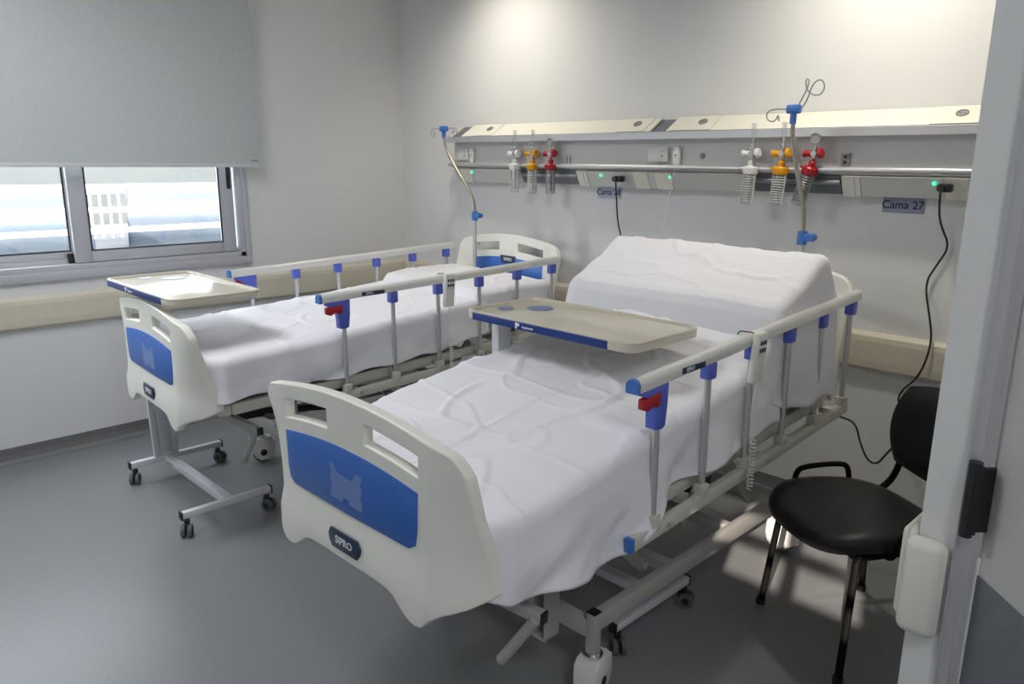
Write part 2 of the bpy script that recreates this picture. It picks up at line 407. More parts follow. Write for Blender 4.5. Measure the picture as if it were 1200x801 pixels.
# ------------------------------------------------------------------ hospital beds
TH = .02
def board(parent, head=False, v0=0.):
    """moulded foot/head board; outer face looks to -v for the foot end, +v for the head"""
    sg = -1 if not head else 1          # outer side direction
    zs = .115 if head else 0.            # the head board is the taller one
    def yof(u, z=.92):                   # plan curve: ends wrap towards the mattress, more so low down
        a = abs(u); dd = .022 + .075*max(0, min(1, (.92 + zs - z)/.30))
        return 0. if a < .325 else -sg * dd * ((a-.325)/.115)**1.5
    def ztop(u):
        a = abs(u)
        z = 1.012 + zs - .27*(a**2)
        if a > .385: z -= .040*((a-.385)/.06)**2.4
        return z
    def zbot(u):
        a = abs(u)
        return interp([(0, .562), (.16, .562), (.20, .553), (.24, .522), (.265, .508), (.29, .506), (.31, .512), (.335, .540), (.36, .556), (.40, .570), (.43, .590), (.45, .606)], a)
    def hole(u, z):
        a = abs(u)
        if a < .09 or a > .315: return False
        zc = ztop(u) - .070
        return abs(z - zc) < .0235
    # build as grid columns with explicit z levels that follow the outline
    us = [-.445, -.44, -.43, -.415, -.40, -.38, -.36, -.345, -.335, -.322, -.31, -.30, -.285, -.27, -.255, -.24, -.22, -.2, -.17, -.13, -.10, -.085, -.06, -.03]
    us = us + [0.] + [-u for u in us[::-1]]
    def levels(u):
        zt = ztop(u); zb = zbot(u) + (0. if not head else .0)
        h1, h0 = zt-.047, zt-.098
        mid = [zb + (h0-zb)*k for k in (.08, .2, .35, .5, .65, .8, .92)]
        return [zb] + mid + [h0, (h0+h1)/2, h1, (h1+zt)/2, zt]
    b = bmesh.new()
    # flare of the lower skirt (wider at the bottom)
    def P(u, z, d):
        k = max(0, min(1, (.80 - z)/.25)); 
        uu = u * (1 + .02*k) ; extra = -sg*.02*k*max(0, (abs(u)-.33)/.115)
        bul = sg*.014*max(0, min(1, (.665+zs-z)/.05))
        return (uu, v0 + yof(u, z) + extra + bul*(1 if abs(u) < .40 else .6) + d, z)
    half = .016
    grid = {}
    for i, u in enumerate(us):
        for j, z in enumerate(levels(u)):
            grid[i, j, 0] = b.verts.new(P(u, z, sg*half)); grid[i, j, 1] = b.verts.new(P(u, z, -sg*half))
    nj = 13
    solid = {}
    for i in range(len(us)-1):
        um = (us[i]+us[i+1])/2
        for j in range(nj-1):
            solid[i, j] = not (j in (8, 9) and .085 < abs(um) < .30)
    for (i, j), s in solid.items():
        if not s: continue
        for k in (0, 1):
            b.faces.new([grid[i, j, k], grid[i+1, j, k], grid[i+1, j+1, k], grid[i, j+1, k]])
        for (di, dj, e) in ((-1, 0, ((i, j), (i, j+1))), (1, 0, ((i+1, j), (i+1, j+1))), (0, -1, ((i, j), (i+1, j))), (0, 1, ((i, j+1), (i+1, j+1)))):
            if not solid.get((i+di, j+dj), False):
                (a, c), (d, f) = e
                b.faces.new([grid[a, c, 0], grid[d, f, 0], grid[d, f, 1], grid[a, c, 1]])
    bmesh.ops.recalc_face_normals(b, faces=b.faces)
    m = MB(); m._merge(b)
    o = m.build('headboard' if head else 'footboard', 'shell', parent)
    md = o.modifiers.new('bev', 'BEVEL'); md.width = .0075; md.segments = 3; md.limit_method = 'ANGLE'; md.angle_limit = math.radians(40)
    # blue inlay
    pts = []
    for k in range(15):
        u = -.30 + .60*k/14; pts.append((u, ztop(u) - .137))
    pts = [(u, z) for u, z in pts]
    low = [(.296, .75+zs), (.288, .712+zs), (.262, .697+zs), (0, .694+zs), (-.262, .697+zs), (-.288, .712+zs), (-.296, .75+zs)]
    poly = pts + low
    for side in ((sg,) if not head else (sg, -sg)):
        bl_ = MB(); d = side*(half)
        bl_.prism(poly, v0 + d - side*.002, v0 + d + side*.0022, 'Y', .001)
        po = bl_.build('blue_panel', 'blue', o, label='blue inlay panel')
        # translucent tower-shaped emblem
        if side == sg or head:
            e = MB()
            ev = [(-.080, .078), (-.058, .078), (-.052, .060), (-.040, .050), (-.030, .046), (.026, .042), (.034, .048), (.044, .060), (.048, .078), (.080, .078), (.078, .058),
                  (.072, .052), (.072, .038), (.079, .030), (.079, .008), (.072, 0), (.072, -.014), (.079, -.022), (.080, -.060), (.016, -.060), (.014, -.040), (-.014, -.040), (-.016, -.060), (-.080, -.060),
                  (-.079, -.022), (-.072, -.014), (-.072, 0), (-.079, .008), (-.079, .030), (-.072, .038), (-.072, .052), (-.078, .058)]
            if not head:
                e.prism([(x*.92, .765 + z*.70) for x, z in ev], v0 + d + side*.0021, v0 + d + side*.003, 'Y')
                e.build('emblem', 'emblem', po, smooth=False)
    # badge with the maker's lettering
    bz = .535+.03 if not head else None
    if not head:
        d = sg*(half + .014)
        bb = MB(); bb.prism([(-.074, .622), (-.062, .642), (.062, .642), (.074, .622), (.070, .604), (.058, .588), (-.058, .588), (-.070, .604)], v0+d-sg*.003, v0+d+sg*.003, 'Y', .001)
        bo = bb.build('badge', 'badge', o)
        text('SIPRO', .030, 'lettering', 'letter', bo, (0, v0+d+sg*.0032, .615), (PI/2, 0, 0))
    else:
        d = -half
        bb = MB(); bb.prism([(-.07, 1.0), (-.055, .955), (.055, .955), (.07, 1.0)], v0+d-.006, v0+d-.0015, 'Y', .001)
        bo = bb.build('badge', 'badge', o)
        text('SIPRO', .028, 'lettering', 'letter', bo, (0, v0+d-.0062, .977), (PI/2, 0, 0))
    return o

def caster_big(parent, u, v, zt, az):
    c = bpy.data.objects.new('caster', None); C.objects.link(c); c.parent = parent; c.location = (u, v, 0); c.rotation_euler = (0, 0, az)
    # housing (two side plates and a domed top) around a twin wheel
    side = [(-.056, .075), (-.054, .118), (-.034, .136), (.034, .136), (.066, .115), (.070, .06), (.058, .028), (.03, .012), (-.01, .012), (-.040, .035)]
    m = MB()
    m.prism(side, -.038, -.026, 'Y', .003).prism(side, .026, .038, 'Y', .003)
    m.box((-.05, -.03, .118), (.055, .03, .136), .006)
    m.box((-.058, -.036, .040), (-.050, .036, .128), .003).box((.060, -.036, .045), (.068, .036, .120), .003)
    m.build('housing', 'white', c)
    MB().cyl((.003, -.024, .052), (.003, .024, .052), .052, 28).build('wheel', 'wheelgrey', c)
    MB().cyl((.005, -.0395, .055), (.005, -.036, .055), .018, 20).cyl((.005, .036, .055), (.005, .0395, .055), .018, 20).build('axle_cap', 'black', c)
    MB().cyl((0, 0, .134), (0, 0, .146), .032, 24).cyl((0, 0, .146), (0, 0, .152), .024, 24).build('swivel_ring', 'chrome', c)
    return c

def side_rail(parent, s, t, w=.483, rs=.55, re=2.036, zr=1.015, zrb=.56, lowered=False):
    """s=+1 right hand side (towards the door), -1 window side; t = slope"""
    r = bpy.data.objects.new('side_rail', None); C.objects.link(r); r.parent = parent
    def W(v, z): return (s*w, v, z + t*v)
    if lowered:      # folded down: the posts lie back and the top tube rests beside the bottom bar
        MB().bar(W(.58, zrb-.02), W(2.03, zrb-.02), .026, .042, .003).build('bottom_bar', 'frame', r)
        MB().tube([(s*(w+.035), rs-.30, zrb-.10+t*.4), (s*(w+.035), re-.35, zrb-.10+t*1.8)], .021, 16).build('top_tube', 'railtop', r)
        for k in range(6):
            v = .672 + .2622*k
            MB().tube([(s*(w+.018), v, zrb+t*v), (s*(w+.03), v-.33, zrb-.085+t*v)], .0105, 12).build('post', 'tube', r)
        for v in (.74, 1.35, 1.95): MB().box((-w+.013, v-.02, zrb-.03+t*v), (-.42, v+.02, zrb-.006+t*v), .002).build('mounting_arm', 'frame', r)
        return r
    # D-shaped top tube
    prof = []
    for k in range(13):
        a = PI*k/12; prof.append(((.0190*math.cos(a)), .019*math.sin(a)))
    prof += [(-.0190, -.019), (.0190, -.019)]
    m = MB(); b = bmesh.new(); rings = []
    for v in (rs+.012, re):
        rings.append([b.verts.new((s*w + x, v, zr + t*v - .012 + z)) for x, z in prof])
    n = len(prof)
    for j in range(n): b.faces.new((rings[0][j], rings[0][(j+1) % n], rings[1][(j+1) % n], rings[1][j]))
    b.faces.new(rings[0]); b.faces.new(rings[1][::-1]); m._merge(b)
    top = m.build('top_tube', 'railtop', r)
    m = MB(); b = bmesh.new(); rings = []
    for v in (rs, rs+.013):
        rings.append([b.verts.new((s*w + x*1.04, v, zr + t*v - .012 + z*1.04)) for x, z in prof])
    for j in range(n): b.faces.new((rings[0][j], rings[0][(j+1) % n], rings[1][(j+1) % n], rings[1][j]))
    b.faces.new(rings[0]); b.faces.new(rings[1][::-1]); m._merge(b)
    m.build('end_cap', 'cap', r)
    if s > 0:
        # small navy label on the outer face of the tube
        vb = rs + .27
        mb = MB().box((s*(w+.0186), vb-.06, zr+t*vb-.029), (s*(w+.0206), vb+.06, zr+t*vb-.011), .0005)
        bo = mb.build('badge', 'badge', r)
        text('SIPRO', .016, 'lettering', 'letter', bo, (s*(w+.0208), vb-.02, zr+t*vb-.020), (PI/2, 0, PI/2))
    # bottom bar
    MB().bar(W(.58, zrb-.02), W(2.03, zrb-.02), .026, .042, .003).build('bottom_bar', 'frame', r)
    MB().bar(W(.565, zrb-.02), W(.581, zrb-.02), .0275, .0435, .003).build('bar_end_cap', 'cap', r)
    pv = [.672 + .2622*k for k in range(6)]
    for k, v in enumerate(pv):
        MB().tube([(s*w, v+.006, zrb + t*v + .012), (s*w, v, zr + t*v - .05)], .0105, 14).build('post', 'tube', r)
        MB().box((s*w-.019, v-.014, zrb+t*v-.006), (s*w+.019, v+.024, zrb+t*v+.034), .004).cyl((s*w-.021, v+.006, zrb+t*v+.018), (s*w+.021, v+.006, zrb+t*v+.018), .006, 10).build('post_foot', 'frame', r)
        if k: 
            MB().box((s*w-.018, v-.021, zr+t*v-.085), (s*w+.018, v+.021, zr+t*v-.032), .006).build('connector', 'clip', r)
    # release handle on the first post
    v = pv[0]; z = zr + t*v
    pl = [(v-.085, z-.034), (v+.028, z-.030), (v+.026, z-.10), (v+.020, z-.155), (v+.004, z-.162), (v-.028, z-.158), (v-.030, z-.112), (v-.036, z-.075), (v-.06, z-.060), (v-.085, z-.052)]
    h = MB().prism(pl, s*w-.018, s*w+.018, 'X', .004).build('release_handle', 'clip', r)
    MB().prism([(v-.092, z-.058), (v-.012, z-.050), (v-.012, z-.088), (v-.03, z-.092), (v-.044, z-.082), (v-.07, z-.094), (v-.092, z-.086)], s*w + (0. if s > 0 else -.021), s*w + (.021 if s > 0 else 0.), 'X', .003).build('red_latch', 'red', r, label='red release latch')
    # bolts and mounting arms
    for v in (.74, 1.35, 1.95):
        z = zrb - .02 + t*v
        MB().cyl((s*(w+.013), v, z), (s*(w+.020), v, z), .008, 10).build('bolt', 'tube', r)
        MB().box((min(s*(w-.013), s*.42), v-.02, z-.012), (max(s*(w-.013), s*.42), v+.02, z+.012), .002).build('mounting_arm', 'frame', r)
    return r

def bed(name, label, x, y, th, t, zo, remote):
    B = thing(name, label, 'bed', (x, y, 0), th, 'hospital beds with side rails')
    for part in (board(B, False, 0.), board(B, True, 2.108)):
        part.location.z = zo + (t*2.108 if part.name.startswith('head') else 0)
        if part.name.startswith('head'): part.location.z += -.03
    side_rail(B, 1, t).location.z = zo
    side_rail(B, -1, t, lowered=(remote == 0)).location.z = zo
    # mattress platform
    def Z(v, z): return z + t*v + zo
    m = MB()
    pts = [(-.41, 1.95), (-.43, 1.9), (-.43, .16), (-.40, .11), (-.34, .09), (.34, .09), (.40, .11), (.43, .16), (.43, 1.9), (.41, 1.95)]
    for a, b_ in zip(pts, pts[1:]):
        m.bar((a[0], a[1], Z(a[1], .590)), (b_[0], b_[1], Z(b_[1], .590)), .03, .05, .008)
    for v in (.5, .95, 1.4, 1.95): m.bar((-.43, v, Z(v, .585)), (.43, v, Z(v, .585)), .04, .03)
    m.build('platform_frame', 'frame', B)
    m = MB()
    for v0, v1 in ((.12, .62), (.66, 1.02), (1.06, 1.30)):
        m.prism([(v0, Z(v0, .600)), (v1, Z(v1, .600)), (v1, Z(v1, .612)), (v0, Z(v0, .612))], -.40, .40, 'X', .003)
    m.build('deck_panel', 'frame_grey', B)
    # base chassis
    m = MB()
    for s in (-1, 1): m.bar((s*.345, .62, .250), (s*.345, 1.875, .250), .03, .06)
    m.bar((-.33, .605, .225), (.33, .605, .225), .03, .06); m.bar((-.33, 1.89, .225), (.33, 1.89, .225), .03, .06)
    m.bar((-.33, 1.05, .245), (.33, 1.05, .245), .04, .04); m.bar((-.33, 1.45, .245), (.33, 1.45, .245), .04, .04)
    m.build('chassis', 'frame_grey', B)
    for s in (-1, 1):
        for v in (.605, 1.89):
            MB().bar((s*.345, v, .15), (s*.345, v, .282), .034, .034, .003).build('corner_post', 'frame_grey', B)
            MB().box((s*.345-.0172, v-.0172, .282), (s*.345+.0172, v+.0172, .285)).build('post_cap', 'black', B)
            caster_big(B, s*.345, v, .14, PI/2 + (.25 if s > 0 else -.2) + (.9 if v > 1 else 0))
    # lifting linkages, crank screws and slotted guides
    for s in (-1, 1):
        MB().bar((s*.27, .95, .27), (s*.27, .60, Z(.6, .565)), .022, .045).build('lifting_arm', 'frame_grey', B)
        MB().bar((s*.27, 1.70, .27), (s*.27, 1.35, Z(1.35, .565)), .022, .045).build('lifting_arm', 'frame_grey', B)
        MB().bar((s*.20, 1.30, .27), (s*.20, 1.62, Z(1.6, .565)), .02, .035).build('brace', 'frame_grey', B)
    MB().tube([(-.29, .95, .275), (.29, .95, .275)], .014).build('torsion_tube', 'frame_grey', B)
    MB().tube([(-.29, 1.70, .275), (.29, 1.70, .275)], .014).build('torsion_tube', 'frame_grey', B)
    m = MB()
    m.box((.215, .47, .205), (.222, .53, Z(.5, .57)), .001).box((.262, .47, .205), (.269, .53, Z(.5, .57)), .001).box((.215, .528, .205), (.269, .533, Z(.5, .57)), .001)
    m.box((.215, .47, .205), (.269, .533, .213), .001)
    for k in range(5): m.box((.235, .5285, .27+k*.05), (.262, .5345, .276+k*.05))
    m.build('slotted_guide', 'frame_grey', B)
    m = MB().bar((-.05, .20, .485), (.44, .27, .462), .028, .034, .003)
    m.build('crank_bar', 'frame_grey', B); MB().bar((.44, .27, .462), (.446, .2709, .4617), .029, .035, .002).build('bar_end_plug', 'black', B)
    MB().tube([(.425, .258, .455), (.37, .248, .37), (.318, .240, .292)], .0155, 16).build('crank_handle', 'frame_grey', B)
    m = MB().tube([(.05, .30, .44), (.05, .95, .34)], .016, 14).tube([(-.08, .30, .44), (-.08, 1.55, .34)], .016, 14)
    m.box((.01, .30, .40), (.09, .46, .47), .01).box((-.12, .30, .40), (-.04, .46, .47), .01)
    m.build('actuator', 'black', B)
    # control box with mains lead under the head end
    MB().box((-.12, 1.50, .30), (.12, 1.66, .40), .012).build('control_box', 'black', B)
    # open steel accessory tray at the head end
    m = MB(); z0, z1 = Z(1.9, .555), Z(1.9, .615)
    u0, u1, v0, v1 = .12, .40, 1.72, 2.02
    m.box((u0, v0, z0), (u1, v1, z0+.004)).box((u0, v0, z0), (u0+.004, v1, z1)).box((u1-.004, v0, z0), (u1, v1, z1)).box((u0, v0, z0), (u1, v0+.004, z1)).box((u0, v1-.004, z0), (u1, v1, z1))
    m.tube([(u0, v0, z1), (u1, v0, z1), (u1, v1, z1), (u0, v1, z1), (u0, v0, z1)], .004, 8)
    m.build('accessory_tray', 'frame', B)
    return B

NB = dict(x=-1.61, y=1.005, th=.011, t=.049, zo=0.)
FB = dict(x=-3.406, y=1.15, th=-.042, t=.039, zo=-.014)
bed('hospital_bed', 'adjustable hospital bed nearest the door with raised backrest, blue-panelled footboard in front', **NB, remote=0)
bed('hospital_bed', 'flat hospital bed beside the window wall, under the left wall unit', **FB, remote=1)

# ------------------------------------------------------------------ bedding
def cloth(name, label, cat, bedd, prof, hemR, hemL, v0, v1, hw, footdrop, headdrop, seed, creases=(), thick=.004, amp=.004, group=None, zend=None):
    """draped cloth with wrinkles; z values are local (world height)"""
    nU, nD, nS = 110, 26, 210
    b = bmesh.new(); rows = []
    R = .03
    def section(v, zt, hwv, hr, hl, edge):
        pts = []
        # left hem -> top -> right hem
        L = []
        for k in range(nD+1):
            q = k/nD; z = hl + (zt - R - hl)*q; L.append((-hwv - R*.2, z, 1-q, -1))
        for k in range(1, 4):
            a = PI - k*PI/8; L.append((-hwv + R + R*math.cos(a)*1.2, zt - R + R*math.sin(a), 0, 0))
        for k in range(nU+1):
            u = -hwv + R + (2*hwv - 2*R)*k/nU; L.append((u, zt, 0, 0))
        for k in range(1, 4):
            a = PI/2 - k*PI/8; L.append((hwv - R + R*math.cos(a)*1.2, zt - R + R*math.sin(a), 0, 0))
        for k in range(nD+1):
            q = k/nD; z = (zt - R) + (hr - zt + R)*q; L.append((hwv + R*.2, z, q, 1))
        return L
    vs = [(v0, 1 - k/8) for k in range(8)] if footdrop else []
    vs = [(v0 + .006*k/8, 1-k/8) for k in range(8)] if footdrop else []
    seq = [(v, d) for v, d in vs]
    va = v0 + .01 if footdrop else v0
    for k in range(nS+1): seq.append((va + (v1-.01-va)*k/nS, 0))
    if headdrop: seq += [(v1 + .006*k/8, -k/8) for k in range(1, 9)]
    for v, d in seq:
        hr, hl = interp(hemR, v), interp(hemL, v)
        zt = interp(prof, v)
        if d > 0: zt = zt - R*.6*0 - d*(zt - footdrop)
        if d < 0: zt = zt + d*(zt - headdrop)
        hr, hl = min(hr, zt-.045), min(hl, zt-.045)
        row = []
        for (u, z, q, s) in section(v, zt, hw(v), hr, hl, d):
            vv = v
            # folds of the hanging sides
            if s:
                w = .5 + .5*noise.noise(Vector((vv*3.1, seed, s)))
                f = math.sin(vv*17 + s*2 + seed + 2.5*noise.noise(Vector((vv*2.2, seed+5, s*3))) + z*7) * .010
                f += noise.noise(Vector((vv*6 - z*5, z*9, seed))) * .020 + noise.noise(Vector((vv*14-z*9, z*16, seed+9))) * .007
                u += s*(q**1.2)*(f*w*2.1 + .016)*min(1, max(0, (vv-v0)/.10)) if footdrop else s*(q**1.2)*(f*w*2.1 + .016)
                z += q**2 * .006*math.sin(vv*23+seed)
            else:
                z += amp*noise.noise(Vector((u*4 + seed, vv*3, seed)))*2.2
                z += amp*.5*noise.noise(Vector((u*9 + vv*6, vv*8 - u*5, seed+3)))
                r1 = abs(noise.noise(Vector((u*3+vv*2.2, vv*2.6-u*1.5, seed+11))))
                z += amp*1.3*max(0, .10-r1)/.10
                z += .0011*noise.noise(Vector((u*16 + seed, vv*13, seed)))
                r1 = abs(noise.noise(Vector((u*2.4-vv*4.4, vv*3.1+u*3.5, seed+21))))
                z += amp*.9*max(0, .08-r1)/.08
                for kind, c0 in creases:
                    x = (u if kind == 'u' else vv) - c0
                    z += .0042*math.exp(-(x/.009)**2)
            if d:
                vv += (.006 if d > 0 else -.004) * math.sin(u*19 + z*11 + seed) * abs(d)
            row.append(b.verts.new((u, vv, z)))
        rows.append(row)
    for a, c in zip(rows, rows[1:]):
        for j in range(len(a)-1): b.faces.new((a[j], a[j+1], c[j+1], c[j]))
    bmesh.ops.recalc_face_normals(b, faces=b.faces)
    m = MB(); m._merge(b)
    me_o = m.build(name, 'sheet')
    for p in me_o.data.polygons: p.use_smooth = True
    for e in me_o.data.attributes:
        pass
    if 'sharp_edge' in me_o.data.attributes: me_o.data.attributes.remove(me_o.data.attributes['sharp_edge'])
    sd = me_o.modifiers.new('thick', 'SOLIDIFY'); sd.thickness = thick; sd.offset = 1 if True else 0
    me_o.location = (bedd['x'], bedd['y'], 0); me_o.rotation_euler = (0, 0, bedd['th'])
    tag(me_o, label, cat, group)
    return me_o

def slab(name, label, cat, bedd, low, top, hw, m, bevel=.03):
    pts = [(v, z) for v, z in low] + [(v, z) for v, z in top[::-1]]
    mb = MB().prism(pts, -hw, hw, 'X', bevel)
    o = mb.build(name, m); o.location = (bedd['x'], bedd['y'], 0); o.rotation_euler = (0, 0, bedd['th'])
    return tag(o, label, cat)

# near bed: flat to the thighs, then rising; the pillow end is wrapped separately
npf = [(.04, .765), (.25, .79), (.5, .83), (.75, .865), (.95, .885), (1.1, .905), (1.22, .925), (1.27, .95), (1.38, 1.025), (1.46, 1.06)]
cloth('bed_sheet', 'wrinkled white sheet spread over the near bed up to its raised head end', 'sheet', NB, npf,
      [(.03, .60), (.2, .555), (.45, .53), (.58, .53), (.68, .60), (.8, .665), (1.1, .675), (1.4, .72)],
      [(.03, .60), (.4, .62), (1.4, .68)], .028, 1.44, lambda v: .455 - .125*max(0, (.135-v)/.107)**1.3, .60, None, 1.7,
      creases=(('u', .02), ('v', .42), ('v', .78)), amp=.0075)
cloth('draped_pillow', 'thick pillow under a white cover on the raised backrest of the near bed', 'pillow', NB,
      [(1.37, 1.002), (1.378, 1.04), (1.392, 1.09), (1.408, 1.122), (1.43, 1.136), (1.47, 1.150), (1.60, 1.205), (1.69, 1.262), (1.72, 1.276), (1.75, 1.272), (1.80, 1.21), (1.87, 1.12)],
      [(1.2, .93), (1.30, .90), (1.38, .80), (1.5, .74), (1.9, .72)], [(1.2, .9), (1.4, .80), (1.9, .74)],
      1.37, 1.88, lambda v: .455 + .012*math.sin((v-1.37)*5), None, .74, 4.2, amp=.0045)
slab('mattress', 'mattress under the sheet of the near bed, mostly covered', 'mattress', NB,
     [(.12, .632), (1.30, .690), (1.80, .90)], [(.12, .752), (1.1, .885), (1.25, .915), (1.40, 1.005), (1.50, 1.09), (1.70, 1.20), (1.80, 1.14)], .425, 'mattress', .02)
fpf = [(.04, .800), (.3, .815), (.7, .835), (1.1, .860), (1.3, .875), (1.5, .895)]
cloth('bed_sheet', 'smooth white sheet over the flat bed beside the window wall', 'sheet', FB, fpf,
      [(.03, .62), (.1, .625), (.3, .635), (.6, .635), (.8, .65), (1.0, .66), (1.2, .67), (1.4, .71), (1.6, .74)],
      [(.03, .62), (.4, .62), (1.6, .68)], .028, 1.54, lambda v: .455 - .125*max(0, (.135-v)/.107)**1.3, .62, None, 8.3,
      creases=(('u', -.08), ('v', .42), ('v', .9)), amp=.004)
cloth('draped_pillow', 'white pillow under a flat cover at the head of the bed by the window wall', 'pillow', FB,
      [(1.475, .880), (1.485, .915), (1.505, .938), (1.60, .945), (1.80, .948), (1.98, .948), (2.02, .938)],
      [(1.35, .84), (1.5, .80), (2.1, .77)], [(1.35, .84), (1.5, .79), (2.1, .77)],
      1.475, 2.03, lambda v: .445, None, .80, 6.4, amp=.005)
slab('mattress', 'mattress under the sheet of the bed by the window wall', 'mattress', FB,
     [(.12, .632), (1.30, .680), (2.0, .712)], [(.12, .788), (1.3, .860), (1.47, .870), (1.53, .90), (1.98, .920), (2.0, .91)], .425, 'mattress', .02)

# ------------------------------------------------------------------ IV poles
def iv_pole(label, base, zb, zj, top, hk):
    P = thing('iv_pole', label, 'pole', base, 0, 'IV poles at the heads of the beds')
    dx, dy, zt = top
    MB().tube([(0, 0, zb), (0, 0, zj)], .0125, 16).build('lower_tube', 'tube', P)
    m = MB(); path = smooth_poly([(0, 0, zj-.02), (0, 0, zj+.06), (dx*.12, 0, zj+.13), (dx*.95, dy*.95, zt-.12), (dx, dy, zt)], 2)
    m.tube(path, .009, 14).build('bent_rod', 'bronze', P)
    m = MB().cyl((0, 0, zj-.035), (0, 0, zj+.02), .019, 18).box((0, -.014, zj-.02), (.05, .014, zj+.012), .006).cyl((.04, -.02, zj-.004), (.04, .02, zj-.004), .014, 14)
    m.build('clamp', 'cap', P)
    m = MB().cyl((dx, dy, zt-.045), (dx, dy, zt), .013, 16).box((dx-.028, dy-.016, zt-.005), (dx+.028, dy+.016, zt+.030), .007)
    m.build('hook_holder', 'cap', P)
    for k, path in enumerate(hk):
        MB().tube(smooth_poly([(dx+a, dy+b_, zt+.012+c) for a, b_, c in path], 2), .0028, 8).build('hook', 'steel', P)
    return P
def pig(s):   # curled hook
    return [(s*.02, 0, 0), (s*.075, 0, .004), (s*.115, 0, .002), (s*.13, 0, -.02), (s*.118, 0, -.045), (s*.092, 0, -.045), (s*.085, 0, -.025), (s*.10, 0, -.012)]
iv_pole('bent IV pole with two wire hooks on the near bed, beside the right gas outlets', (-1.40, 3.055, 0), .62, 1.31, (-.085, 0, 1.80),
        [[(-.02, 0, 0), (-.06, 0, .004), (-.105, 0, .002), (-.12, 0, -.02), (-.105, 0, -.045), (-.075, 0, -.045), (-.065, 0, -.015), (-.060, 0, -.045)],
         [(.015, 0, .01), (.045, 0, .07), (.055, 0, .11), (.035, 0, .115), (.05, 0, .06), (.10, 0, .045), (.12, 0, .075), (.105, 0, .11), (.07, 0, .10), (.05, 0, .03), (.03, 0, 0)]])
iv_pole('bent IV pole with two curled hooks by the room corner, on the window-side bed', (-3.55, 3.175, 0), .62, 1.275, (-.29, 0, 1.78),
        [pig(-1), pig(1)])

# ------------------------------------------------------------------ overbed tables
def small_caster(parent, x, y, az):
    c = bpy.data.objects.new('caster', None); C.objects.link(c); c.parent = parent; c.location = (x, y, 0); c.rotation_euler = (0, 0, az)
    MB().cyl((.012, -.022, .028), (.012, -.007, .028), .028, 20).cyl((.012, .007, .028), (.012, .022, .028), .028, 20).build('wheel', 'wheelgrey', c)
    m = MB().box((-.02, -.006, .028), (.03, .006, .062), .004).cyl((0, 0, .055), (0, 0, .074), .013, 12)
    m.cyl((.012, -.0235, .028), (.012, .0235, .028), .014, 14)
    m.build('fork', 'black', c)
    return c
def over_table(label, loc, rz, ztop, colh, cast):
    T = thing('overbed_table', label, 'table', loc, rz, 'overbed tables on castors')
    # origin = under the tray centre; base bars at x = -bw and +bw
    W, D = .80, .40
    outer = rrect(0, 0, W, D, .05, 6)
    t = MB().prism(outer, ztop-.034, ztop-.010, 'Z', .004)
    top = t.build('tray_top', 'tray', T)
    # raised rim
    m = MB(); b = bmesh.new()
    inner = rrect(0, 0, W-.03, D-.03, .04, 6); n = len(outer)
    inset = rrect(0, 0, W-.006, D-.006, .048, 6)
    A = [b.verts.new((x, y, ztop-.011)) for x, y in outer]; B_ = [b.verts.new((x, y, ztop-.002)) for x, y in outer]
    B2 = [b.verts.new((x, y, ztop)) for x, y in inset]
    C1 = [b.verts.new((x, y, ztop)) for x, y in rrect(0, 0, W-.024, D-.024, .042, 6)]; D_ = [b.verts.new((x, y, ztop-.0105)) for x, y in inner]
    for X, Y in ((A, B_), (B_, B2), (B2, C1), (C1, D_)):
        for i in range(n): b.faces.new((X[i], X[(i+1) % n], Y[(i+1) % n], Y[i]))
    m._merge(b); m.build('raised_rim', 'tray', top)
    # navy edge trim with maker's mark on the long foot-end edge
    e = MB().box((-.345, -D/2-.002, ztop-.033), (.30, -D/2+.001, ztop-.006), .0008).build('edge_trim', 'trayblue', T)
    MB().prism([(-.115, ztop-.031), (-.115, ztop-.009), (-.100, ztop-.009), (-.094, ztop-.014), (-.097, ztop-.021), (-.107, ztop-.023), (-.107, ztop-.031)], -D/2-.0028, -D/2-.0018, 'Y').build('maker_mark', 'letter', e, smooth=False)
    text('hospimetal', .0125, 'lettering', 'letter', e, (-.055, -D/2-.0026, ztop-.021), (PI/2, 0, 0))
    # two slate-blue round recesses
    for (x, y, r) in ((-.24, .06, .052), (-.33, -.04, .032)):
        MB().cyl((x, y, ztop-.0103), (x, y, ztop-.0085), r, 32).build('cup_recess', 'trayspot', top)
    # column and tray bracket
    xc = cast[0]
    m = MB().box((xc-.014, -.030, .12), (xc+.014, .030, ztop-.07), .004); 
    m.box((xc-.02, -.036, colh), (xc+.02, .036, ztop-.045), .004)
    m.build('column', 'traywhite', T)
    m = MB().bar((xc-.01, 0, ztop-.045), (-xc*.35, 0, ztop-.045), .05, .022).box((xc-.03, -.12, ztop-.040), (xc+.05, .12, ztop-.034)); m.build('tray_bracket', 'traywhite', T)
    # base: two end bars and a stepped cross bar
    for k, (x, ya, yb) in enumerate(((cast[0], cast[2], cast[3]), (cast[1], cast[4], cast[5]))):
        MB().bar((x, ya, .098), (x, yb, .098), .03, .028, .003).build('base_bar', 'traywhite', T)
        for yy, s in ((ya, -1), (yb, 1)):
            MB().box((x-.017, yy-.004, .078), (x+.017, yy+.004, .116), .002).build('bar_cap', 'black', T)
            small_caster(T, x+.004, yy-s*.022, -.6 if s < 0 else .4)
    m = MB().bar((cast[0]+.012, 0, .10), (cast[0]+.16, 0, .10), .028, .026).bar((cast[0]+.14, 0, .10), (cast[1]-.012, 0, .10), .045, .034)
    m.build('cross_bar', 'traywhite', T)
    m = MB().bar((cast[0]+.004, -.045, .11), (cast[0]-.01, -.05, .46), .022, .03).bar((cast[0]+.004, .045, .11), (cast[0]-.01, .05, .46), .022, .03)
    m.box((cast[0]-.03, -.07, .44), (cast[0]+.015, .07, .50), .004)
    m.build('column_stay', 'traywhite', T)
    return T
